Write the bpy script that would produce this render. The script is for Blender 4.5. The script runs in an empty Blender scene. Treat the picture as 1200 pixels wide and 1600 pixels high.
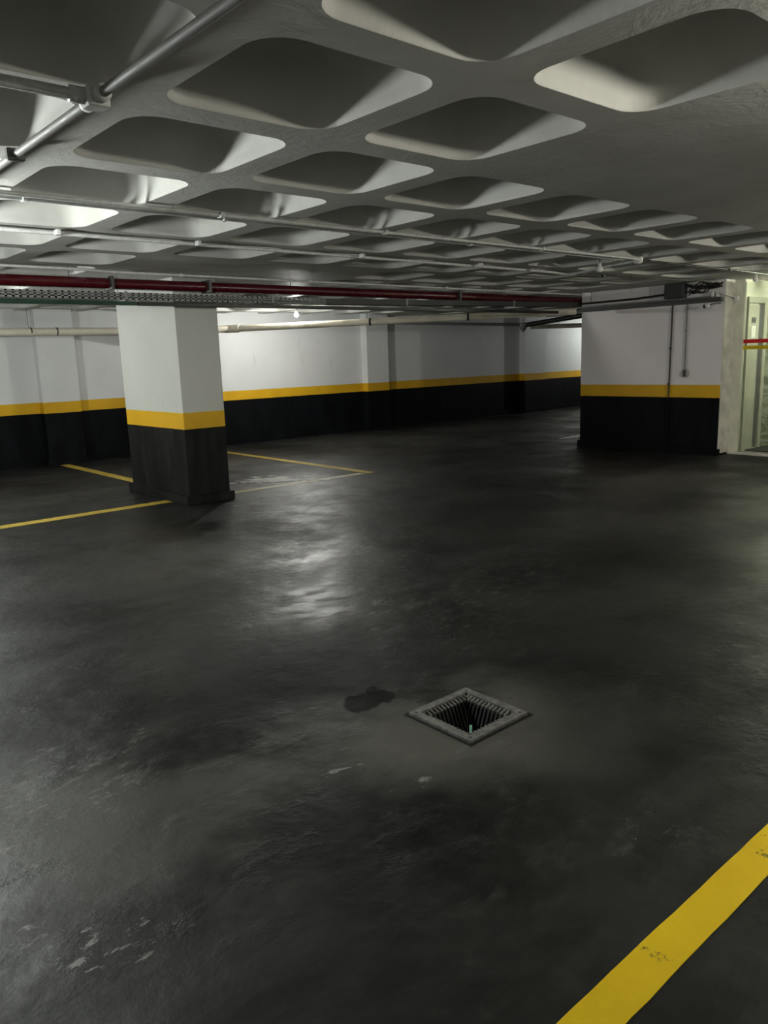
import bpy, bmesh, math, random
from mathutils import Vector, Matrix
random.seed(7)
S = bpy.context.scene
C = S.collection

# ---------------------------------------------------------------- camera
F, PIT, ROLL, YAW = 1207.78, 0.1967, -0.0336, 0.8579
fw = Vector((math.cos(YAW)*math.cos(PIT), math.sin(YAW)*math.cos(PIT), -math.sin(PIT)))
r0 = Vector((math.sin(YAW), -math.cos(YAW), 0)); u0 = r0.cross(fw)
rt = math.cos(ROLL)*r0 + math.sin(ROLL)*u0
up = -math.sin(ROLL)*r0 + math.cos(ROLL)*u0
cam = bpy.data.cameras.new('camera'); co = bpy.data.objects.new('camera', cam); C.objects.link(co)
m = Matrix((rt, up, -fw)).transposed().to_4x4(); m.translation = Vector((0, 0, 1.6)); co.matrix_world = m
cam.sensor_fit = 'HORIZONTAL'; cam.sensor_width = 36; cam.lens = 36*F/1200; cam.clip_start = .05
S.camera = co

# ---------------------------------------------------------------- world, exposure, lamps' strengths
w = bpy.data.worlds.new('world'); S.world = w; w.use_nodes = True
w.node_tree.nodes['Background'].inputs[0].default_value = (.95, .95, .84, 1)
w.node_tree.nodes['Background'].inputs[1].default_value = 0.18  # added even fill, entering where the left and near walls are left out
S.view_settings.view_transform = 'Standard'; S.view_settings.look = 'None'
S.view_settings.gamma = 1; S.view_settings.use_curve_mapping = False
S.view_settings.exposure = 0.75
# lamps: (x, y, z, watts, colour, label)
WHITE = (.96, 1.0, .97); WARM = (1.0, .96, .84)
LAMPS = [
    (8.15, 11.62, 2.395, 82, (1.0, 1.0, .95), 'lit white bulb glowing under the ceiling between pillar and back wall', .036),
    (0.42, 5.00, 2.17, 122, WHITE, 'lit globe lamp under the coffered ceiling beyond the left edge of the view', .12),
    (1.30, 10.0, 2.08, 105, WHITE, 'lit bulb near the back wall beyond the left edge of the view', .036),
    (3.10, 0.45, 2.455, 42, WARM, 'lit bulb close under the flat slab beyond the right edge of the view', .036),
    (9.00, 0.50, 2.20, 125, WARM, 'lit bulb in front of the elevator side beyond the right edge of the view', .036),
    (20.6, 12.3, 2.25, 55, WHITE, 'lit bulb hidden behind the wide white and black wall block', .036),
]
LOBBY_W = 150

# ---------------------------------------------------------------- mesh helpers
class MB:
    def __init__(s): s.v = []; s.f = []; s.sm = []
    def add(s, vs, fs, smooth=False):
        n = len(s.v); s.v += [tuple(v) for v in vs]
        for f in fs: s.f.append(tuple(n+i for i in f)); s.sm.append(smooth)
    def box(s, x0, x1, y0, y1, z0, z1, zf=None):
        vs = [(x, y, z) for z in (z0, z1) for y in (y0, y1) for x in (x0, x1)]
        if zf: vs = [(x, y, z+zf(x)) for x, y, z in vs]
        s.add(vs, [(0, 2, 3, 1), (4, 5, 7, 6), (0, 1, 5, 4), (1, 3, 7, 5), (3, 2, 6, 7), (2, 0, 4, 6)])
    def bbox(s, x0, x1, y0, y1, z0, z1, b=.004, seg=2):
        bm = bmesh.new(); bmesh.ops.create_cube(bm, size=1)
        for v in bm.verts: v.co = Vector(((x0+x1)/2+v.co.x*(x1-x0), (y0+y1)/2+v.co.y*(y1-y0), (z0+z1)/2+v.co.z*(z1-z0)))
        bmesh.ops.bevel(bm, geom=list(bm.edges), offset=b, segments=seg, affect='EDGES', profile=.5)
        bm.verts.index_update(); s.add([v.co for v in bm.verts], [[v.index for v in f.verts] for f in bm.faces]); bm.free()
    def tube(s, pts, r, n=14, cap=True):
        pts = [Vector(p) for p in pts]; rs = r if isinstance(r, (list, tuple)) else [r]*len(pts)
        t0 = (pts[1]-pts[0]).normalized(); a = Vector((0, 0, 1)) if abs(t0.z) < .9 else Vector((1, 0, 0))
        nrm = t0.cross(a).normalized(); vs = []
        for i, p in enumerate(pts):
            if i == 0: t = t0
            elif i == len(pts)-1: t = (pts[i]-pts[i-1]).normalized()
            else: t = ((pts[i]-pts[i-1]).normalized()+(pts[i+1]-pts[i]).normalized()).normalized()
            nrm = (nrm-t*nrm.dot(t)).normalized(); bn = t.cross(nrm)
            for k in range(n):
                q = 2*math.pi*k/n; vs.append(p+(nrm*math.cos(q)+bn*math.sin(q))*rs[i])
        fs = [(i*n+k, i*n+(k+1) % n, (i+1)*n+(k+1) % n, (i+1)*n+k) for i in range(len(pts)-1) for k in range(n)]
        s.add(vs, fs, True)
        if cap:
            s.add(vs[:n], [tuple(range(n))[::-1]]); s.add(vs[-n:], [tuple(range(n))])
    def lathe(s, c, prof, n=24, ax='z'):
        vs = []
        for r, h in prof:
            for k in range(n):
                q = 2*math.pi*k/n; a, b = r*math.cos(q), r*math.sin(q)
                vs.append({'z': (c[0]+a, c[1]+b, c[2]+h), 'x': (c[0]+h, c[1]+a, c[2]+b), 'y': (c[0]+b, c[1]+h, c[2]+a)}[ax])
        s.add(vs, [(i*n+k, i*n+(k+1) % n, (i+1)*n+(k+1) % n, (i+1)*n+k) for i in range(len(prof)-1) for k in range(n)], True)
    def build(s, name, mat, parent=None, loc=None, label=None):
        me = bpy.data.meshes.new(name); me.from_pydata(s.v, [], s.f); me.update()
        me.polygons.foreach_set('use_smooth', s.sm)
        me.materials.append(mat); o = bpy.data.objects.new(name, me); C.objects.link(o)
        if loc is not None:
            me.transform(Matrix.Translation(-Vector(loc))); o.location = loc
        if parent:
            o.parent = parent
            if parent.location.length and loc is None: o.matrix_parent_inverse = Matrix.Translation(-parent.location)
            elif loc is not None: o.matrix_parent_inverse = Matrix.Translation(-parent.location)
        if label: o['label'] = label
        return o
def tag(o, label, cat, group=None, kind=None):
    o['label'] = label; o['category'] = cat
    if group: o['group'] = group
    if kind: o['kind'] = kind
    return o
def thing(name, loc, label, cat, group=None):
    o = bpy.data.objects.new(name, None); C.objects.link(o); o.location = loc; o.empty_display_size = .1
    return tag(o, label, cat, group)
def struct(o): o['kind'] = 'structure'; return o
def fillet(pts, r=.08, n=5):
    pts = [Vector(p) for p in pts]; out = [pts[0]]
    for a, b, c in zip(pts, pts[1:], pts[2:]):
        d1 = (a-b); d2 = (c-b); q = min(r, d1.length*.45, d2.length*.45)
        p1 = b+d1.normalized()*q; p2 = b+d2.normalized()*q
        for i in range(n+1):
            t = i/n; out.append(p1*(1-t)**2+b*2*t*(1-t)+p2*t*t)
    out.append(pts[-1]); return out

# ---------------------------------------------------------------- materials
class NT:
    def __init__(s, name):
        s.m = bpy.data.materials.new(name); s.m.use_nodes = True; s.t = s.m.node_tree
        s.b = s.t.nodes['Principled BSDF']; s.g = s.t.nodes.new('ShaderNodeNewGeometry').outputs['Position']
    def n(s, kind, **kw):
        o = s.t.nodes.new(kind)
        for k, v in kw.items(): setattr(o, k, v)
        return o
    def l(s, a, b): s.t.links.new(a, b)
    def put(s, sock, v):
        if hasattr(v, 'is_output'): s.l(v, sock)
        else: sock.default_value = v
    def noise(s, scale, detail=4, rough=.55, vec=None, sc=None, rot=None, dist=0):
        mp = s.n('ShaderNodeMapping'); s.l(vec or s.g, mp.inputs[0])
        if sc: mp.inputs['Scale'].default_value = sc
        if rot: mp.inputs['Rotation'].default_value = rot
        o = s.n('ShaderNodeTexNoise'); s.l(mp.outputs[0], o.inputs['Vector'])
        o.inputs['Scale'].default_value = scale; o.inputs['Detail'].default_value = detail
        o.inputs['Roughness'].default_value = rough; o.inputs['Distortion'].default_value = dist
        return o.outputs['Fac']
    def math(s, op, a, b=0, clamp=False):
        o = s.n('ShaderNodeMath', operation=op, use_clamp=clamp); s.put(o.inputs[0], a); s.put(o.inputs[1], b); return o.outputs[0]
    def ramp(s, v, a, b, lo=0., hi=1.):
        o = s.n('ShaderNodeMapRange'); o.interpolation_type = 'SMOOTHSTEP'; s.put(o.inputs[0], v)
        o.inputs[1].default_value = a; o.inputs[2].default_value = b; o.inputs[3].default_value = lo; o.inputs[4].default_value = hi
        return o.outputs[0]
    def mix(s, f, a, b):
        o = s.n('ShaderNodeMix', data_type='RGBA'); s.put(o.inputs[0], f)
        s.put(o.inputs[6], a if hasattr(a, 'is_output') else (*a, 1)); s.put(o.inputs[7], b if hasattr(b, 'is_output') else (*b, 1)); return o.outputs[2]
    def bump(s, h, strength=.3, dist=.01, prev=None):
        o = s.n('ShaderNodeBump'); s.put(o.inputs['Height'], h); o.inputs['Strength'].default_value = strength; o.inputs['Distance'].default_value = dist
        if prev: s.l(prev, o.inputs['Normal'])
        return o.outputs[0]
    def out(s, col=None, rough=None, nrm=None, metal=0, spec=.5):
        if col is not None: s.put(s.b.inputs['Base Color'], col if hasattr(col, 'is_output') else (*col, 1))
        if rough is not None: s.put(s.b.inputs['Roughness'], rough)
        if nrm: s.l(nrm, s.b.inputs['Normal'])
        s.b.inputs['Metallic'].default_value = metal; s.b.inputs['Specular IOR Level'].default_value = spec
        return s.m
def plain(name, col, rough=.5, metal=0, var=.12, scale=20):
    t = NT(name); n = t.noise(scale, 4)
    c = t.mix(t.ramp(n, .3, .7), tuple(x*(1-var) for x in col), tuple(min(1, x*(1+var)) for x in col))
    return t.out(c, t.ramp(n, .2, .8, max(.05, rough-.08), rough+.08), t.bump(n, .12, .003), metal)

def wall_material(name, white, zt=1.056, zb=.874, black=(.0030, .0034, .0042)):
    t = NT(name); sx = t.n('ShaderNodeSeparateXYZ'); t.l(t.g, sx.inputs[0])
    z = t.math('ADD', sx.outputs[2], t.math('MULTIPLY', t.math('SUBTRACT', t.noise(9, 3), .5), .006))
    n1 = t.noise(1.1, 5, .6); n2 = t.noise(35, 4); n3 = t.noise(6, 5, .6, sc=(1, 1, .25))
    wc = t.mix(t.ramp(n1, .3, .7), tuple(x*.93 for x in white), white)
    wc = t.mix(t.ramp(n3, .62, .75, 0, .25), wc, (.42, .41, .38))
    yc = t.mix(t.ramp(n1, .3, .7), (.60, .33, .010), (.72, .42, .014))
    bc = t.mix(t.ramp(n3, .35, .75), black, tuple(x*2.2 for x in black))
    c = t.mix(t.ramp(z, zb-.002, zb+.002), bc, yc)
    c = t.mix(t.ramp(z, zt-.002, zt+.002), c, wc)
    rough = t.ramp(z, zb-.002, zb+.002, .6, .55)
    t.out(c, rough, t.bump(t.math('ADD', n2, t.math('MULTIPLY', n1, 2.5)), .10, .006), spec=.2)
    t.l(t.ramp(z, zb-.002, zb+.002, .09, .3), t.b.inputs['Specular IOR Level']); return t.m
M = {}
M['wall'] = wall_material('painted_wall', (.70, .71, .70))
M['column'] = wall_material('painted_pillar', (.58, .585, .54), 1.06, .872, (.0105, .0105, .0100))
M['block'] = wall_material('painted_block', (.80, .76, .765), 1.047, .857)

def ceiling_material():
    t = NT('coffered_concrete'); n1 = t.noise(1.6, 5, .6); n2 = t.noise(22, 6, .65); n3 = t.noise(90, 3); n4 = t.noise(5, 6, .7, dist=.8)
    c = t.mix(t.ramp(n1, .3, .7), (.50, .50, .46), (.60, .60, .565))
    c = t.mix(t.ramp(n4, .6, .75, 0, .35), c, (.40, .40, .37))
    # cast seams: rough on the flat undersides, smooth in the pans
    sx = t.n('ShaderNodeSeparateXYZ'); t.l(t.g, sx.inputs[0])
    low = t.ramp(sx.outputs[2], 2.550, 2.60, 1, .12)
    h = t.math('MULTIPLY', t.math('ADD', t.math('MULTIPLY', n4, 1.4), t.math('MULTIPLY', n2, .7)), low)
    return t.out(c, .62, t.bump(t.math('ADD', h, t.math('MULTIPLY', n3, .04)), .34, .012), spec=.3)
M['ceiling'] = ceiling_material()

def floor_material():
    t = NT('worn_dark_concrete')
    sx = t.n('ShaderNodeSeparateXYZ'); t.l(t.g, sx.inputs[0]); X, Y = sx.outputs[0], sx.outputs[1]
    big = t.noise(.55, 6, .62, dist=.5); mid = t.noise(2.2, 6, .58)
    fine = t.noise(14, 8, .65); grit = t.noise(120, 3)
    stre = t.noise(1.6, 7, .6, sc=(.35, 1.9, 1), rot=(0, 0, .55), dist=.6)
    scr = t.noise(7, 6, .6, sc=(.25, 2.2, 1), rot=(0, 0, -.35), dist=.3)
    def blob(cx, cy, rx, ry, rot=0., amp=.35, soft=.5):
        mp = t.n('ShaderNodeMapping'); mp.vector_type = 'TEXTURE'; t.l(t.g, mp.inputs[0])
        mp.inputs['Location'].default_value = (cx, cy, 0); mp.inputs['Rotation'].default_value = (0, 0, rot); mp.inputs['Scale'].default_value = (rx, ry, 1e3)
        ln = t.n('ShaderNodeVectorMath', operation='LENGTH'); t.l(mp.outputs[0], ln.inputs[0])
        d = t.math('ADD', ln.outputs['Value'], t.math('MULTIPLY', t.math('SUBTRACT', mid, .5), amp*4))
        return t.ramp(d, 1-soft, 1+soft, 1, 0)
    c = t.mix(t.ramp(big, .35, .68), (.0055, .006, .0055), (.021, .0215, .0195))
    c = t.mix(t.ramp(stre, .45, .72, 0, .35), c, (.034, .035, .032))
    c = t.mix(t.ramp(fine, .5, .8, 0, .35), c, (.045, .045, .041))
    # bare, paler cement around the drain, a worn patch at left, paler areas beyond
    c = t.mix(t.math('MULTIPLY', blob(2.35, 2.15, .72, .42, -.5, .4), .62), c, (.125, .125, .110))
    c = t.mix(t.math('MULTIPLY', blob(.80, 2.6, .40, .60, .9, .8), .5), c, (.095, .095, .086))
    c = t.mix(t.math('MULTIPLY', blob(3.4, 5.4, .7, 1.1, .2), .45), c, (.085, .085, .078))
    c = t.mix(t.math('MULTIPLY', blob(8.6, 4.9, 2.4, .45, .2), .35), c, (.07, .07, .062))
    # dark stain by the drain, then two broad darker areas
    fn = t.math('MULTIPLY', t.math('SUBTRACT', t.noise(6, 5, .62), .5), 3.2)
    def ragged(cx, cy, rx, ry, rot):
        mp = t.n('ShaderNodeMapping'); mp.vector_type = 'TEXTURE'; t.l(t.g, mp.inputs[0])
        mp.inputs['Location'].default_value = (cx, cy, 0); mp.inputs['Rotation'].default_value = (0, 0, rot); mp.inputs['Scale'].default_value = (rx, ry, 1e3)
        ln = t.n('ShaderNodeVectorMath', operation='LENGTH'); t.l(mp.outputs[0], ln.inputs[0])
        return t.ramp(t.math('ADD', ln.outputs['Value'], fn), .8, 1.2, 1, 0)
    st = t.math('MAXIMUM', ragged(2.20, 2.68, .13, .10, -.4), t.math('MULTIPLY', ragged(2.40, 2.52, .20, .07, -.8), .6))
    c = t.mix(t.math('MULTIPLY', st, .92), c, (.006, .006, .006))
    c = t.mix(t.math('MULTIPLY', blob(9.6, 6.3, 1.3, .5, -.6), .8), c, (.008, .008, .008))
    c = t.mix(t.math('MULTIPLY', blob(3.2, 1.9, .8, .45, .4), .7), c, (.011, .011, .011))
    patch = t.noise(1.1, 6, .6, dist=.2)
    chips = t.ramp(t.noise(16, 7, .75, sc=(.6, 1.5, 1), rot=(0, 0, -.8)), .54, .62)
    for (x_, y_, rx, ry, ro, am) in ((.60, 2.02, .20, .09, -.7, 1), (.78, 2.95, .42, .30, .3, .28), (1.84, 1.96, .09, .04, -.3, .8), (1.62, 2.26, .14, .03, -.3, .7), (4.0, 3.6, 1.3, .5, .4, .2), (9.8, 4.6, 1.6, .35, -.5, .5), (3.6, 5.0, .8, .7, .3, .35)):
        c = t.mix(t.math('MULTIPLY', t.math('MULTIPLY', ragged(x_, y_, rx, ry, ro), chips), am), c, (.25, .25, .23))
    rough = t.math('ADD', t.ramp(patch, .35, .65, .58, .34), t.math('MULTIPLY', t.math('SUBTRACT', fine, .5), .3))
    pits = t.ramp(t.noise(5, 7, .68, sc=(.8, 1.3, 1), rot=(0, 0, .6)), .5, .8)
    flake = t.math('MULTIPLY', pits, t.ramp(patch, .4, .7, .15, 1))
    h = t.math('ADD', t.math('MULTIPLY', mid, 1.1), t.math('ADD', t.math('MULTIPLY', flake, .8), t.math('MULTIPLY', fine, .14)))
    n = t.bump(h, .42, .03)
    n = t.bump(grit, .12, .002, n)
    t.out(c, rough, n)
    sp = t.math('MULTIPLY', t.ramp(big, .32, .66, .12, .31), t.math('SUBTRACT', 1.0, t.math('MULTIPLY', st, .75)))
    t.l(sp, t.b.inputs['Specular IOR Level']); return t.m
M['floor'] = floor_material()

def line_material(name, a, b, wear=.66):
    t = NT(name); n = t.noise(7, 8, .7, dist=.6); m2 = t.noise(1.3, 4); f = t.noise(60, 5, .7)
    c = t.mix(t.ramp(m2, .3, .7), a, b)
    k = t.math('ADD', t.math('MULTIPLY', n, .7), t.math('MULTIPLY', f, .3))
    c = t.mix(t.ramp(k, wear, wear+.06, 0, .9), c, (.05, .045, .03))
    return t.out(c, t.ramp(f, .3, .7, .42, .6), t.bump(t.math('ADD', n, t.math('MULTIPLY', f, .4)), .3, .006), spec=.2)
M['yellow_line'] = line_material('yellow_floor_paint', (.66, .44, .006), (.80, .57, .010), .61)
M['old_line'] = line_material('worn_yellow_floor_paint', (.42, .30, .045), (.55, .40, .07), .66)
M['pale_line'] = line_material('chalky_floor_paint', (.62, .54, .32), (.80, .75, .60), .74)
M['pipe_white'] = plain('white_painted_conduit', (.62, .63, .61), .4)
M['pipe_grey'] = plain('grey_painted_conduit', (.22, .22, .205), .6)
M['pvc'] = plain('cream_pvc', (.72, .67, .55), .35, scale=3)
M['pvc_grey'] = plain('grey_pvc', (.16, .17, .17), .4)
M['red'] = plain('dark_red_pipe_paint', (.07, .004, .008), .3, scale=6)
M['green'] = plain('dark_green_paint', (.004, .036, .021), .35, scale=6)
M['tray'] = plain('galvanised_tray', (.26, .265, .26), .5, .2)
M['dark_and_shaded'] = plain('dark_and_shaded_metal', (.05, .05, .05), .6)  # dark metal, also the tray stretch darkened to imitate low light
M['black'] = plain('black_plastic', (.012, .012, .012), .4)
M['steel'] = plain('dark_zinc_steel', (.10, .10, .095), .45, .7)
M['iron'] = plain('cast_iron_grate', (.15, .15, .14), .55, .2, var=.35, scale=40)
M['pit'] = plain('dark_concrete', (.012, .012, .011), .6)  # one dark tone, shared by the drain pit and the crack
M['box'] = plain('grey_box_paint', (.16, .16, .15), .5)
M['white_plastic'] = plain('white_plastic', (.72, .72, .68), .35)
M['cream'] = plain('cream_painted_metal', (.42, .42, .34), .45, scale=4)
M['cream_wall'] = plain('cream_wall_paint', (.70, .70, .57), .55, scale=3)
M['plaster'] = plain('scuffed_white_plaster', (.58, .56, .50), .6, var=.2, scale=5)
M['stone'] = plain('pale_stone_sill', (.62, .61, .54), .45, scale=9)
M['brown'] = plain('brown_metal_strip', (.05, .036, .025), .6)
M['paper'] = plain('notice_paper', (.85, .85, .80), .7)
M['ink'] = plain('printed_ink', (.10, .10, .10), .7)
M['rubber'] = plain('black_rubber_mat', (.022, .022, .021), .8, var=.4, scale=60)
M['tape_red'] = plain('red_safety_tape', (.62, .012, .010), .35)
M['tape_yellow'] = plain('yellow_safety_tape', (.68, .50, .012), .35)
M['chip'] = plain('pale_green', (.45, .95, .68), .25)
def marble():
    t = NT('green_grey_marble'); n = t.noise(2.2, 8, .65, sc=(1, 1, 2.2), dist=2.2)
    c = t.mix(t.ramp(n, .40, .62), (.22, .25, .18), (.50, .52, .42)); return t.out(c, .2)
M['marble'] = marble()
def glass():
    t = NT('clear_glass'); nt = t.t; tr = nt.nodes.new('ShaderNodeBsdfTransparent'); gl = nt.nodes.new('ShaderNodeBsdfGlossy')
    tr.inputs[0].default_value = (.95, .98, .95, 1); gl.inputs['Roughness'].default_value = .03
    fr = nt.nodes.new('ShaderNodeFresnel'); fr.inputs[0].default_value = 1.35; mx = nt.nodes.new('ShaderNodeMixShader')
    t.l(fr.outputs[0], mx.inputs[0]); t.l(tr.outputs[0], mx.inputs[1]); t.l(gl.outputs[0], mx.inputs[2])
    t.l(mx.outputs[0], nt.nodes['Material Output'].inputs['Surface']); return t.m
M['glass'] = glass()
def emit(name, col, s):
    t = NT(name); t.b.inputs['Base Color'].default_value = (.8, .8, .8, 1)
    t.b.inputs['Emission Color'].default_value = (*col, 1); t.b.inputs['Emission Strength'].default_value = s; return t.m

# ---------------------------------------------------------------- floor (with a square hole for the drain)
X0, X1, Y0, Y1, ZC = -4.0, 22.0, -5.0, 13.62, 2.5455
DX, DY, DH = 2.395, 2.235, .195
b = MB()
for x0, x1, y0, y1 in ((X0, X1, Y0, DY-DH), (X0, X1, DY+DH, Y1), (X0, DX-DH, DY-DH, DY+DH), (DX+DH, X1, DY-DH, DY+DH)):
    b.add([(x0, y0, 0), (x1, y0, 0), (x1, y1, 0), (x0, y1, 0)], [(0, 1, 2, 3)])
struct(b.build('floor', M['floor']))

# ---------------------------------------------------------------- waffle ceiling
PX = .925; XN, YN = 2.24, 1.98
def solid(i, j):      # i, j = cell index; cell spans XN+i*PX .. XN+(i+1)*PX
    x = XN+(i+.5)*PX; y = YN+(j+.5)*PX
    if x > 3.165 and y < 2.905: return True
    if 3.165 < x < 5.94 and 6.605 < y < 11.3: return True
    if x > 10.5 and y < 8.5: return True
    if x > 11.5 and y > 11.5 and x < 12: return True
    return False
def ring(hx, r, inset, n=6):
    hx -= inset; r = max(.02, r-inset*.3); out = []
    for q in range(4):
        cx = (hx-r)*(1 if q in (0, 3) else -1); cy = (hx-r)*(1 if q in (0, 1) else -1)
        for k in range(n+1):
            a = math.pi/2*(q+k/n); out.append((cx+r*math.cos(a), cy+r*math.sin(a)))
        # straight run towards the next corner
        nx = (hx-r)*(1 if (q+1) % 4 in (0, 3) else -1); ny = (hx-r)*(1 if (q+1) % 4 in (0, 1) else -1)
        a = math.pi/2*(q+1); p0 = (cx+r*math.cos(a), cy+r*math.sin(a)); p1 = (nx+r*math.cos(a), ny+r*math.sin(a))
        for k in (1, 2, 3): out.append((p0[0]+(p1[0]-p0[0])*k/4, p0[1]+(p1[1]-p0[1])*k/4))
    return out
PROF = [(0, 0), (.0012, .002), (.004, .012), (.010, .040), (.020, .080), (.034, .118), (.054, .150), (.085, .177), (.125, .196), (.18, .209), (.25, .216)]
base = ring(.377, .135, 0)
rings = []
sq = [(x*PX/2/max(abs(x), abs(y)), y*PX/2/max(abs(x), abs(y)), 0) for x, y in base]
rings.append(sq)
for ins, hz in PROF: rings.append([(x, y, hz) for x, y in ring(.377, .135, ins)])
NR = len(base)
vs_c = [p for r_ in rings for p in r_]+[(0, 0, .221)]
fs_c = [(i*NR+k, (i+1)*NR+k, (i+1)*NR+(k+1) % NR, i*NR+(k+1) % NR) for i in range(len(rings)-1) for k in range(NR)]
L_ = (len(rings)-1)*NR
fs_c += [(L_+k, len(vs_c)-1, L_+(k+1) % NR) for k in range(NR)]
b = MB()
i0 = math.floor((X0-XN)/PX); i1 = math.ceil((X1-XN)/PX); j0 = math.floor((Y0-YN)/PX); j1 = math.ceil((Y1-YN)/PX)
for i in range(i0, i1):
    for j in range(j0, j1):
        cx, cy = XN+(i+.5)*PX, YN+(j+.5)*PX
        if solid(i, j):
            h = PX/2; b.add([(cx-h, cy-h, ZC), (cx-h, cy+h, ZC), (cx+h, cy+h, ZC), (cx+h, cy-h, ZC)], [(0, 1, 2, 3)])
        else:
            b.add([(cx+x, cy+y, ZC+z) for x, y, z in vs_c], fs_c, True); b.sm[-len(fs_c):-len(fs_c)+NR] = [False]*NR
xa, xb, ya, yb = XN+i0*PX, XN+i1*PX, YN+j0*PX, YN+j1*PX
b.add([(xa, ya, 2.9), (xb, ya, 2.9), (xb, yb, 2.9), (xa, yb, 2.9)], [(0, 1, 2, 3)])
struct(b.build('ceiling', M['ceiling']))

def ceil_z(x, y):
    i = math.floor((x-XN)/PX); j = math.floor((y-YN)/PX)
    if solid(i, j): return ZC
    d_ = .376-max(abs(x-(XN+(i+.5)*PX)), abs(y-(YN+(j+.5)*PX)))
    if d_ <= 0: return ZC
    for (p0, h0), (p1, h1) in zip(PROF, PROF[1:]):
        if d_ < p1: return ZC+h0+(h1-h0)*(d_-p0)/(p1-p0)
    return ZC+.219
# ---------------------------------------------------------------- walls
H = 2.62
b = MB(); b.box(X0, X1, Y1, Y1+.2, 0, H)
for x0, x1 in ((4.24, 4.86), (11.27, 11.90), (16.80, 17.72)): b.box(x0, x1, Y1-.19, Y1, 0, H)
struct(b.build('wall_back', M['wall']))
b = MB(); xs = [X0, 4.20, 4.90, 11.23, 11.94, 16.76, 17.76, X1]
for k in range(7): b.box(xs[k], xs[k+1], Y1-(.23 if k % 2 else .04), Y1, 0, .10)
struct(b.build('baseboard_back', M['wall']))
b = MB(); b.box(X1, X1+.2, Y0, Y1, 0, H); struct(b.build('wall_far', M['wall']))
# projecting wall block
BX, BY0, BY1 = 11.29, 5.41, 7.83
b = MB(); b.box(BX, 12.1, BY0, BY1, 0, H); struct(b.build('wall_block', M['block']))
b = MB(); b.box(BX-.03, BX, BY0, BY1, 0, .10); b.box(BX-.03, 12.1, BY1, BY1+.03, 0, .10); b.box(BX-.03, BX+.02, BY0-.035, BY0, .02, .10)
struct(b.build('baseboard_block', M['block']))
b = MB(); b.bbox(BX+.002, 11.63, BY0-.012, BY0, .03, 2.5455, .003); struct(b.build('trim_1', M['plaster']))

# ---------------------------------------------------------------- pillar
pl = thing('pillar', (4.35, 8.93, 0), 'square white pillar with yellow stripe and black lower half, standing in the parking bays', 'pillar')
b = MB(); b.bbox(4.08, 4.61, 8.145, 9.72, 0, 2.56, .006, 2); b.build('shaft', M['column'], pl)
b = MB(); b.bbox(4.037, 4.651, 8.104, 9.761, 0, .10, .006, 2); b.build('plinth', M['column'], pl, label='low dark plinth wrapped around the pillar foot')

# ---------------------------------------------------------------- lobby behind the glass at the right
GX = 11.66; LZ = .05; SY = 5.27; MX = 12.42
b = MB(); b.box(11.60, MX+.1, 2.0, BY0, -.05, LZ-.012); struct(b.build('floor_lobby', M['stone']))
b = MB(); b.box(11.62, 14, SY, BY0-.014, LZ-.02, H); struct(b.build('wall_lobby_side', M['cream_wall']))
b = MB(); b.box(MX, MX+.1, 2.0, SY, LZ-.02, H); struct(b.build('wall_lobby_marble', M['marble']))
b = MB(); b.box(11.62, MX+.1, 1.9, 2.0, LZ-.02, H); struct(b.build('wall_lobby_end', M['cream_wall']))
b = MB(); b.box(11.62, 14, Y0, 1.9, 0, H); struct(b.build('wall_right', M['wall']))
b = MB(); b.bbox(11.585, 11.645, 2.0, BY0-.014, 0, .028, .004); struct(b.build('trim_2', M['stone']))
b = MB(); b.box(11.645, 11.675, 2.0, SY+.02, .0, .042); struct(b.build('trim_3', M['brown']))
# glass partition
gp = thing('glass_partition', (GX, 4.2, .04), 'clear glass partition with red and yellow warning stripes in front of the elevator lobby', 'partition')
b = MB(); b.box(GX-.005, GX+.005, 3.0, 5.385, .05, 2.50); b.build('pane', M['glass'], gp)
b = MB(); b.bbox(GX-.02, GX+.02, 5.375, 5.398, .03, 2.53, .003); b.build('side_channel', M['brown'], gp, label='narrow dark channel holding the glass edge')
b = MB(); b.box(GX-.008, GX-.0055, 3.0, 5.34, 1.635, 1.690); b.build('stripe', M['tape_red'], gp, label='red stripe')
b = MB(); b.box(GX-.008, GX-.0055, 3.0, 5.345, 1.545, 1.600); b.build('stripe', M['tape_yellow'], gp, label='yellow stripe')
b = MB(); b.bbox(GX+.01, GX+.05, SY-.001, 5.40, LZ, .22, .004); struct(b.build('baseboard_lobby', M['stone']))
# elevator doorway on the side wall
el = thing('elevator_door', (11.95, SY, LZ), 'cream metal elevator door and frame seen through the glass at the right edge', 'elevator')
fy = SY-.035
b = MB(); b.bbox(11.70, 12.34, fy, SY, 2.215, 2.30, .005); b.build('frame_header', M['cream'], el)
b = MB(); b.bbox(11.70, 11.745, fy, SY, LZ, 2.215, .004); b.build('frame_jamb', M['cream'], el)
b = MB(); b.bbox(12.24, 12.34, fy, SY, LZ, 2.215, .004); b.build('frame_jamb', M['cream'], el)
b = MB(); b.bbox(11.75, 12.09, SY-.022, SY-.002, LZ+.005, 2.19, .003); b.build('door_leaf', M['cream'], el)
b = MB(); b.box(12.095, 12.235, SY-.006, SY-.002, LZ+.005, 2.21); b.build('door_gap', M['ink'], el, label='dark vertical gap beside the leaf')
b = MB(); b.bbox(11.84, 11.97, SY-.030, SY-.022, 1.925, 2.01, .003); dp = b.build('floor_display', M['box'], el)
b = MB()
for k in range(3): b.box(11.855+.035*k, 11.88+.035*k, SY-.0325, SY-.030, 1.945, 1.99)
b.build('display_marks', M['ink'], dp)
nt = thing('paper_notice', (11.9, SY-.024, 1.70), 'small white paper notice stuck on the cream elevator door leaf', 'notice')
b = MB(); b.box(11.845, 11.975, SY-.026, SY-.0235, 1.715, 1.885); b.build('sheet', M['paper'], nt)
b = MB()
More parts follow.
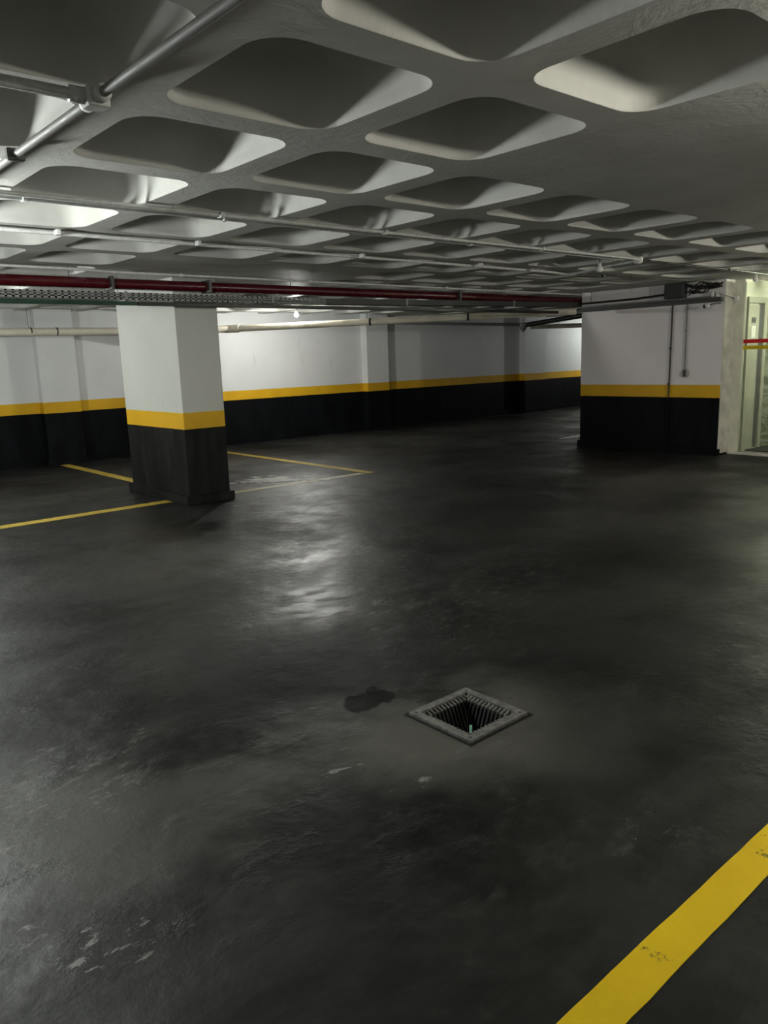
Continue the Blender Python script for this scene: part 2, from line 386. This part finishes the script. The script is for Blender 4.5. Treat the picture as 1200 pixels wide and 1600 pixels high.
for k in range(5): b.box(11.86, 11.955-(.02 if k % 2 else 0), SY-.0275, SY-.026, 1.735+.028*k, 1.741+.028*k)
b.build('printed_lines', plain('faint_grey_print', (.45, .45, .42), .7), nt)
b = MB(); b.bbox(11.74, 12.40, 4.6, 5.20, LZ-.012, LZ+.008, .004)
tag(b.build('door_mat', M['rubber'], loc=(12.05, 4.9, LZ)), 'black rubber door mat on the pale lobby floor by the elevator', 'mat')
# lobby tube lamp on its ceiling
tl = thing('tube_lamp', (12.05, 4.1, 2.5), 'lit fluorescent tube lamp on the lobby ceiling out of view', 'lamp')
b = MB(); b.bbox(12.0, 12.10, 3.5, 4.7, 2.50, 2.545, .006); b.build('lamp_body', M['white_plastic'], tl)
b = MB(); b.tube([(12.05, 3.55, 2.475), (12.05, 4.65, 2.475)], .014, 10)
b.build('tube', emit('tube_glow', (1.0, .98, .82), LOBBY_W), tl)

# ---------------------------------------------------------------- drain
dr = thing('floor_drain', (DX, DY, 0), 'square iron drain grate set in the worn concrete floor', 'drain')
b = MB(); d = .2; i_ = .148
def sqring(b, o, i, z0, z1, bev=.0):
    for (ax, s) in ((0, -1), (0, 1), (1, -1), (1, 1)):
        pass
    O = [(-o, -o), (o, -o), (o, o), (-o, o)]; I = [(-i, -i), (i, -i), (i, i), (-i, i)]
    vs = [(DX+x, DY+y, z) for z in (z0, z1) for P in (O, I) for x, y in P]; fs = []
    for k in range(4):
        n = (k+1) % 4
        fs += [(8+k, 8+n, 12+n, 12+k), (k, 4+k, 4+n, n), (k, n, 8+n, 8+k), (4+k, 12+k, 12+n, 4+n)]
    b.add(vs, fs)
sqring(b, .206, .193, -.02, .003); b.build('outer_frame', M['black'], dr, label='dark outer frame')
b = MB(); sqring(b, .190, .150, -.006, .013)
bars = MB()
for q in range(4):
    ca, sa = [(1, 0), (0, 1), (-1, 0), (0, -1)][q]
    for k in range(-6, 7):
        t = k*.0225; L = abs(t)
        if .150-L < .012: continue
        p0 = .153; p1 = max(L, .018); pm = max(p1+.001, .118)
        for tgt, pa, za, pb, zb in ((b, p0, .008, pm, -.004), (bars, pm, -.004, p1, -.004-.26*(pm-p1)/.1)):
            vs = []
            for p, zq in ((pa, za), (pb, zb)):
                for o_ in (-.0055, .0055):
                    for dz in (-.012, 0):
                        x, y = p, t+o_; vs.append((DX+x*ca-y*sa, DY+x*sa+y*ca, zq+dz))
            tgt.add(vs, [(0, 1, 3, 2), (4, 6, 7, 5), (1, 5, 7, 3), (0, 2, 6, 4), (0, 4, 5, 1), (2, 3, 7, 6)])
for q in range(4):
    a = math.pi/4+q*math.pi/2
    bars.tube([(DX+.18*math.cos(a), DY+.18*math.sin(a), -.004), (DX, DY, -.26)], .003, 6)
b.build('grate_rim', M['iron'], dr); b = bars  # inner bars take black in place of iron to imitate shade
b.build('shaded_grate_bars', M['black'], dr, label='sunken bars coloured black for the shade in the pit')
for sx_, sy_ in ((1, 1), (-1, 1), (1, -1), (-1, -1)):
    b = MB(); b.lathe((DX+sx_*.165, DY+sy_*.165, .0125), [(.0, .001), (.006, .001), (.007, 0)], 10); b.build('screw', M['black'], dr)
b = MB(); z0 = -.45; o = .193
b.add([(DX-o, DY-o, z0), (DX+o, DY-o, z0), (DX+o, DY+o, z0), (DX-o, DY+o, z0), (DX-o, DY-o, -.001), (DX+o, DY-o, -.001), (DX+o, DY+o, -.001), (DX-o, DY+o, -.001)],
      [(0, 1, 2, 3), (0, 4, 5, 1), (1, 5, 6, 2), (2, 6, 7, 3), (3, 7, 4, 0)])
b.build('pit', M['pit'], dr)
b = MB(); b.bbox(DX-.006, DX+.004, DY-.022, DY-.012, -.10, -.045, .002)  # small pale green block at the middle of the grate
tag(b.build('green_chip', M['chip'], loc=(DX, DY-.017, -.10)), 'small pale green chip in the middle of the drain grate', 'chip')

# ---------------------------------------------------------------- floor lines
def strip(name, p0, p1, w_, mat, label, z=.0025, wob=.0015):
    p0, p1 = Vector(p0), Vector(p1); d_ = (p1-p0); L = d_.length; d_.normalize(); n_ = Vector((-d_.y, d_.x)); b = MB()
    N = max(4, int(L/.08)); vs = []
    for k in range(N+1):
        c = p0+d_*L*k/N
        for s_ in (1, -1):
            q = c+n_*s_*(w_/2+random.uniform(-wob, wob)); vs += [(q.x, q.y, z), (q.x, q.y, 0.0004)]
    fs = []
    for k in range(N):
        a = 4*k; e = a+4; fs += [(a, a+2, e+2, e), (a, e, e+1, a+1), (a+2, a+3, e+3, e+2)]
    b.add(vs, fs + [(0, 1, 3, 2), (4*N, 4*N+2, 4*N+3, 4*N+1)])
    return tag(b.build(name, mat, loc=((p0.x+p1.x)/2, (p0.y+p1.y)/2, 0)), label, 'floor marking')
strip('parking_line', (.9, .905), (3.2, .900), .115, M['yellow_line'], 'broad bright yellow painted line across the bottom right corner of the floor')
strip('parking_line', (4.46, 9.95), (4.46, 13.58), .15, M['old_line'], 'worn yellow line running back from behind the pillar to the far wall')
strip('parking_line', (-1.0, 8.57), (4.03, 8.59), .17, M['old_line'], 'pale yellow line left of the pillar, reaching its left face')
strip('parking_line', (4.66, 8.50), (6.9, 8.43), .12, M['pale_line'], 'chalky faded line right of the pillar foot, ending at the bay corner')
strip('parking_line', (7.02, 8.36), (7.10, 13.58), .13, M['old_line'], 'worn yellow line between pillar and back wall, meeting the chalky line at a corner')
b = MB(); b.add([(11.95, 8.78, .002), (12.9, 8.50, .002), (12.9, 8.92, .002)], [(0, 1, 2)])  # flat pale triangle laid on the floor by the block
tag(b.build('pale_wedge', M['paper'], loc=(12.5, 8.7, 0)), 'pale wedge on the floor by the left edge of the wall block', 'floor marking')
# peeled white paint flakes beside the pillar
rnd = random.Random(3); b = MB()
for k in range(110):
    u = rnd.gauss(0, .32); v_ = rnd.gauss(0, .17)
    cx = 5.78+u*.75+v_*.2; cy = 8.96-u*.42+v_*.9; L = rnd.uniform(.04, .15)*(1.25-min(1, abs(u))); W = rnd.uniform(.014, .040); a = -.85+rnd.uniform(-.45, .45)
    pts = []
    for q in range(9):
        t_ = 2*math.pi*q/9; rr = rnd.uniform(.6, 1.3); x = L*rr*math.cos(t_); y = W*rr*math.sin(t_)
        pts.append((cx+x*math.cos(a)-y*math.sin(a), cy+x*math.sin(a)+y*math.cos(a), .0022+.00002*k))
    b.add(pts, [tuple(range(9))])
tag(b.build('paint_flakes', plain('peeled_paint', (.72, .72, .69), .6, var=.2, scale=9), loc=(5.7, 8.9, 0)), 'patch of peeled white paint on the floor right of the pillar', 'paint', kind='stuff')
# cracks
b = MB(); rnd = random.Random(5)
x, y = 5.9, 7.95
pts = []
for k in range(26):
    pts.append((x, y)); x += .085; y += rnd.uniform(-.09, .05)
for (xa_, ya_), (xb_, yb_) in zip(pts, pts[1:]):
    wv = .009; b.add([(xa_, ya_-wv, .0012), (xb_, yb_-wv, .0012), (xb_, yb_+wv, .0012), (xa_, ya_+wv, .0012)], [(0, 1, 2, 3)])
tag(b.build('floor_crack', M['pit'], loc=(6.9, 7.8, 0)), 'thin jagged dark crack in the floor beyond the reflection of the bulb', 'crack')

# ---------------------------------------------------------------- pipes and conduits
def clip(b, x, y, z, r, ax='x', w_=.022):
    h = w_/2
    if ax == 'x': b.bbox(x-h, x+h, y-r*1.9, y+r*1.9, z-r*1.25, z+r*1.3, .003, 1)
    else: b.bbox(x-r*1.9, x+r*1.9, y-h, y+h, z-r*1.25, z+r*1.3, .003, 1)
def conduit(name, pts, r, mat, label, clips=(), ax='x', rods=(), cat='pipe', clipmat=None, fr=.06, cw=.03):
    pts = [Vector(p) for p in pts]; base_ = pts[0]
    t = thing(name, base_, label, cat)
    b = MB(); b.tube(fillet(pts, fr) if len(pts) > 2 else pts, r); b.build('run', mat, t)
    for (x, y, z) in clips:
        b = MB(); clip(b, x, y, z, r, ax, cw); b.build('clip', clipmat or mat, t)
    for (x, y, z) in rods:
        b = MB(); b.tube([(x, y, z+r*.9), (x, y, ceil_z(x, y))], .004, 6); b.tube([(x, y, ceil_z(x, y)-.01), (x, y, ceil_z(x, y)+.002)], .012, 8); b.build('hanger_rod', M['steel'], t)
    return t
# near pipe crossing top left, with its tee
Zp = 2.512
t = thing('ceiling_pipe', (1.18, 2.815, Zp), 'grey pipe crossing the nearest ribs at top left, with a tee fitting', 'pipe')
b = MB(); b.tube([(1.18, -1.5, Zp), (1.18, 2.76, Zp)], .017); b.build('run', M['pipe_grey'], t)
b = MB(); b.tube([(1.18, 2.87, Zp), (1.18, 4.45, Zp)], .017); b.build('run', M['pipe_grey'], t)
b = MB(); b.tube([(-2.0, 2.815, Zp), (1.12, 2.815, Zp)], .019); b.build('branch', M['pipe_white'], t, label='pale branch pipe leaving to the left')
b = MB(); b.bbox(1.14, 1.22, 2.775, 2.855, Zp-.035, Zp+.03, .01, 3)
b.lathe((1.18, 2.735, Zp), [(.0, 0), (.028, 0), (.028, .045), (.0, .045)], 18, 'y'); b.lathe((1.18, 2.85, Zp), [(.0, 0), (.028, 0), (.028, .045), (.0, .045)], 18, 'y')
b.lathe((1.09, 2.815, Zp), [(.0, 0), (.028, 0), (.028, .055), (.0, .055)], 18, 'x'); b.build('tee_fitting', M['pipe_white'], t)
for yy in (1.7, 3.72):
    b = MB(); clip(b, 1.18, yy, Zp, .019, 'y', .03); b.build('clip', M['steel'], t)
zc = 2.522
conduit('conduit', [(-3, 4.56, zc), (7.6, 4.56, zc)], .013, M['pipe_white'], 'upper of the paired thin white conduits nearest the viewer, crossing the coffers', [(x, 4.56, zc) for x in (2.66, 4.05, 5.95)])
conduit('conduit', [(-3, 4.66, zc), (7.45, 4.66, zc)], .013, M['pipe_white'], 'lower of the paired thin white conduits nearest the viewer, crossing the coffers', [(x, 4.66, zc) for x in (1.50, 2.74, 5.1)])
conduit('conduit', [(-3, 5.60, zc-.01), (7.5, 5.72, zc-.01), (8.15, 5.80, zc-.01), (7.75, 5.05, zc-.01), (7.64, 4.64, zc-.01)], .014, M['pipe_white'],
        'white conduit that curves at its right end to join the junction box', [(x, 5.62, zc-.01) for x in (2.0, 3.06, 4.7, 6.3)], fr=.2)
t = thing('junction_box', (7.62, 4.60, zc), 'small round pale junction box where the white and black conduits meet', 'junction box')
b = MB(); b.lathe((7.62, 4.60, ZC-.055), [(0, 0), (.045, 0), (.05, .008), (.05, .055)], 20); b.build('body', M['pipe_white'], t)
b = MB(); b.lathe((7.62, 4.60, ZC-.060), [(0, 0), (.038, 0), (.038, .006)], 20); b.build('cover', M['white_plastic'], t)
conduit('conduit', [(7.66, 4.6, zc), (9.89, 4.61, zc), (11.64, 4.72, zc)], .011, M['black'], 'thin black conduit running from the round junction box to the elevator glass', [(x, 4.61, zc) for x in (8.6, 9.7)])
conduit('conduit', [(7.9, 5.82, zc), (9.2, 5.80, zc), (11.05, 5.52, zc)], .011, M['black'], 'thin black conduit running to the cable bundle above the wall block', [(8.8, 5.80, zc)])
conduit('conduit', [(-3, 7.52, zc-.01), (2.85, 7.56, zc-.01), (3.2, 7.66, zc-.01), (7, 7.70, zc-.01), (11.2, 7.76, zc-.01)], .013, M['pipe_white'],
        'thin white conduit with a small kink just above the red pipe', [(x, 7.68, zc-.01) for x in (3.95, 5.6, 7.9)], fr=.15)
conduit('sprinkler_pipe', [(-3, 7.97, 2.435), (12.6, 7.97, 2.435)], .052, M['red'], 'dark red pipe crossing the room just under the ceiling', [(x, 7.97, 2.435) for x in (3.3, 4.4, 8.4)], clipmat=M['steel'],
        rods=[(x, 7.97, 2.435) for x in (2.9, 5.53, 8.5, 10.9)])
# perforated tray
zo = lambda x: 0 if x < 6 else (x-6)*.012
tr = thing('cable_tray', (4.5, 8.0, 2.28), 'long perforated grey cable tray slung below the red pipe', 'cable tray')
b = MB(); ya, yb = 7.90, 8.08; xa = -3; xe = 11.29+.9
for y in (ya, yb):
    b.box(xa, 6, y, y+.002, 2.275, 2.293); b.box(xa, 6, y, y+.002, 2.306, 2.320); b.box(xa, 6, y, y+.002, 2.330, 2.345)
    x = xa
    while x < 6: b.box(x, x+.022, y, y+.002, 2.275, 2.345); x += .065
b.box(xa, 6, ya, yb, 2.273, 2.275); b.build('tray_channel', M['tray'], tr)
b = MB(); b.box(6, xe, ya, yb, 2.273, 2.275, zo)  # same tray, coloured dark here for low light and black cables
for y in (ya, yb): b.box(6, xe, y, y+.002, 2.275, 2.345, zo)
b.build('tray_channel', M['dark_and_shaded'], tr, label='unperforated stretch of the tray, coloured dark for low light')
for x in (-1.0, 1.2, 3.42, 5.2, 7.35, 9.6):
    b = MB(); z = zo(x); b.box(x, x+.03, ya-.006, ya-.001, 2.26+z, 2.355+z); b.box(x, x+.03, ya-.006, yb+.008, 2.262+z, 2.272+z)
    b.tube([(x+.015, yb+.02, 2.262+z), (x+.015, yb+.02, ceil_z(x+.015, yb+.02))], .004, 6); b.build('bracket', M['tray'], tr)
b = MB()
for k, (y, r) in enumerate(((7.94, .012), (7.965, .010), (7.995, .013), (8.03, .012), (8.055, .009))):
    b.tube([(-3+i*.5, y+.004*math.sin(i*1.7+k), 2.288+r*.5+.006*math.sin(i*.9+k*2)+zo(-3+i*.5)) for i in range(30)], r, 8)
b.build('cables', M['black'], tr)
t = thing('square_duct', (3.0, 7.93, 2.24), 'square duct, green at the left and coloured black further on, under the cable tray', 'duct')
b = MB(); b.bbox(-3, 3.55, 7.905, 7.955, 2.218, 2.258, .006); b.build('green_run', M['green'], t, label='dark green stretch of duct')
b = MB(); b.bbox(3.56, 10.75, 7.903, 7.957, 2.216, 2.258, .006); b.build('black_run', M['black'], t, label='stretch of the same duct coloured black')  # duct colour changes from green to black at this point
conduit('conduit', [(-3, 8.062, 2.40), (12.4, 8.062, 2.40)], .014, M['pipe_white'], 'white conduit half hidden behind the red pipe, above the tray')
# cream drain pipe at the back wall
zp = 2.20
t = conduit('drain_pipe', [(-1, 13.42, 2.17), (5.7, 13.22, zp), (7.35, 12.55, zp)], .062, M['pvc'], 'long cream drain pipe along the back wall, slanting past the lit bulb', [], rods=[(4.1, 13.27, zp), (6.9, 12.74, zp)])
for x, y in ((4.12, 13.27), (4.52, 13.255), (6.92, 12.72)):
    b = MB(); b.lathe((x, y, zp-.002), [(0, 0), (.066, 0), (.066, .018), (0, .018)], 20, 'x'); b.build('pipe_band', M['black'], t)
def along(a, b_, t_): return Vector(a).lerp(Vector(b_), t_)
PA, PB = (7.33, 12.56, 2.20), (11.27, 7.93, 2.26)
b = MB(); b.tube([PA, PB], .058, 18); b.build('run', M['pvc'], t)
b = MB(); b.tube([along(PA, PB, -.012), along(PA, PB, .03)], .070, 18); b.build('elbow_collar', M['pvc'], t)
for q in (.42, .70):
    a = along(PA, PB, q); b = MB(); b.tube([a, along(PA, PB, q+.006)], .063, 18); b.build('pipe_band', M['black'], t)
    b = MB(); b.tube([a+Vector((0, 0, .05)), (a.x, a.y, ceil_z(a.x, a.y))], .004, 6); b.build('hanger_rod', M['steel'], t)
a = along(PA, PB, 1)
# pipes meeting in a V beyond the block
t = thing('black_pipe', (13.5, 10.8, 2.2), 'black pipe sloping down to a funnel elbow left of the wall block', 'pipe')
b = MB(); b.tube([(13.55, 10.85, 2.19), (13.4, 9.2, 2.30)], .05, 14); b.build('run', M['black'], t)
b = MB(); b.tube([(10.6, 12.0, 2.29), (13.5, 10.85, 2.20)], .03, 12); b.build('branch', M['pvc_grey'], t)
b = MB(); b.lathe((13.52, 10.86, 2.05), [(0, 0), (.02, 0), (.10, .12), (.13, .17), (0, .17)], 16); b.build('funnel_elbow', M['pvc_grey'], t)
b = MB(); b.tube([(13.52, 10.86, 2.2), (13.52, 10.86, ceil_z(13.52, 10.86))], .004, 6); b.build('hanger_rod', M['steel'], t)
t = conduit('drain_pipe', [(14.2, 11.2, 2.17), (15.2, 10.4, 2.17)], .05, M['pvc'], 'short cream pipe with a grey sleeve seen just left of the wall block', [], rods=[(14.7, 10.8, 2.17)])
b = MB(); b.tube([(15.2, 10.4, 2.17), (16.2, 9.6, 2.17)], .062, 16); b.build('sleeve', M['pvc_grey'], t)

# run along the face of the block
b = MB(); b.bbox(BX-.09, BX-.005, 5.42, 7.80, 2.235, 2.300, .004)
tag(b.build('cable_duct', M['dark_and_shaded'], loc=(BX, 6.6, 2.26)), 'flat grey cable duct fixed along the top of the wall block', 'cable duct')
conduit('conduit', [(BX-.05, 7.85, 2.37), (BX-.05, 6.8, 2.375), (BX-.05, 6.30, 2.40)], .016, M['black'], 'black conduit above the flat cable duct on the wall block', [], rods=[(BX-.05, 7.62, 2.37)])
conduit('conduit', [(BX-.03, 7.85, 2.314), (BX-.03, 5.60, 2.314)], .014, M['pipe_grey'], 'thin grey conduit resting on the flat cable duct of the wall block')
t = thing('electrical_box', (BX, 6.12, 2.36), 'dark grey electrical box at the ceiling on the wall block', 'electrical box')
b = MB(); b.bbox(BX-.12, BX, 5.98, 6.29, 2.33, 2.54, .006); b.build('body', M['dark_and_shaded'], t)
b = MB(); b.bbox(BX-.128, BX-.12, 5.995, 6.275, 2.345, 2.525, .003); b.build('lid', M['dark_and_shaded'], t)
b = MB(); rnd = random.Random(11)
for k in range(9):
    y0 = 5.96-rnd.uniform(0, .05); z0 = 2.36+.02*k; pts = []
    for q in range(12):
        u = q/11; pts.append((BX-.03-.09*abs(math.sin(u*6+k))*rnd.uniform(.6, 1), y0-u*.50, z0+(2.47-z0)*u+.035*math.sin(u*9+k*1.3)))
    b.tube(pts, .009, 6)
tag(b.build('cable_bundle', M['black'], loc=(BX-.05, 5.7, 2.44)), 'tangled bundle of black cables beside the electrical box on the wall block', 'cables')
t = thing('conduit_fittings', (BX-.05, 5.5, 2.34), 'cluster of small white cable fittings at the corner of the wall block', 'fitting')
for yy, zz in ((5.56, 2.345), (5.49, 2.34)):
    b = MB(); b.bbox(BX-.075, BX-.02, yy-.022, yy+.022, zz-.035, zz+.035, .008); b.build('connector', M['white_plastic'], t)
b = MB(); b.tube(fillet([(BX-.06, 5.46, 2.36), (BX-.07, 5.38, 2.33), (BX+.12, 5.36, 2.31), (BX+.26, 5.36, 2.28)], .05), .014, 10); b.build('bent_tube', M['pipe_white'], t)
b = MB(); b.bbox(BX+.24, BX+.31, 5.33, 5.39, 2.24, 2.31, .01); b.build('connector', M['white_plastic'], t)
t = thing('security_camera', (BX, 5.5, 2.2), 'small black and white security camera at the right end of the wall block', 'camera')
b = MB(); b.tube(fillet([(BX-.01, 5.45, 2.215), (BX-.10, 5.50, 2.215), (BX-.12, 5.58, 2.19)], .04), .007, 8); b.build('arm', M['steel'], t)
b = MB(); b.lathe((BX-.12, 5.60, 2.185), [(0, -.035), (.022, -.032), (.034, -.012), (.036, .012), (.026, .03), (0, .036)], 20, 'y'); b.build('housing', M['white_plastic'], t)
b = MB(); b.lathe((BX-.12, 5.64, 2.18), [(0, -.012), (.026, -.012), (.028, .012), (.018, .022), (0, .024)], 20, 'y'); b.build('lens_hood', M['black'], t)
tw = conduit('wall_conduit', [(BX-.012, 6.20, 2.235), (BX-.012, 6.213, .86)], .012, M['brown'], 'thin brown conduit running down the wall block to the floor', [(BX-.012, 6.21, 1.6), (BX-.012, 6.215, 1.06)], 'y')
t = conduit('wall_conduit', [(BX-.012, 5.965, 2.235), (BX-.012, 5.965, 1.24)], .011, M['pipe_grey'], 'thin grey conduit dropping to a small outlet on the wall block', [(BX-.012, 5.965, 1.85)], 'y')
b = MB(); b.bbox(BX-.035, BX, 5.945, 5.985, 1.17, 1.27, .005); b.build('outlet', M['steel'], t)
b = MB(); b.lathe((BX-.002, 5.965, 1.22), [(.075, 0), (.06, -.0015), (0, -.0016)], 20, 'x'); b.build('wall_ring', M['plaster'], t)
b = MB(); b.tube([(BX-.012, 6.213, .86), (BX-.012, 6.22, .0)], .012); b.build('run', M['block'], tw, label='black painted lower stretch of the conduit')
# light fitting with unlit bulb near the junction box
def bulb_thing(x, y, z, label, lit=None, watts=0, R_=.034):
    t = thing('light_bulb', (x, y, z), label, 'light bulb')
    b = MB(); b.tube([(x, y, z+R_*1.3+.03), (x, y, ceil_z(x, y)+.003)], .005, 8); b.build('cord', M['black'], t)
    b = MB(); b.lathe((x, y, z+R_*1.1), [(0, .034), (.016, .032), (.018, .0), (.014, -.004)], 16); b.build('socket', M['white_plastic'], t)
    b = MB(); b.lathe((x, y, z), [(.0001, -R_), (R_*.5, -R_*.87), (R_*.87, -R_*.5), (R_, 0), (R_*.87, R_*.5), (R_*.55, R_*.95), (.014, R_*1.3)], 14)
    if lit:
        area = 4*math.pi*R_*R_; mat = emit('bulb_glow', lit, watts/(area*math.pi))
    else: mat = M['white_plastic']
    b.build('glass_bulb', mat, t); return t
bulb_thing(7.45, 4.95, 2.455, 'small unlit bulb hanging by the round junction box under the ceiling')
bulb_thing(10.75, 4.75, 2.46, 'small unlit bulb under the ceiling in front of the elevator glass')
for (x, y, z, wt, col, lab, rad) in LAMPS: bulb_thing(x, y, z, lab, col, wt, rad)
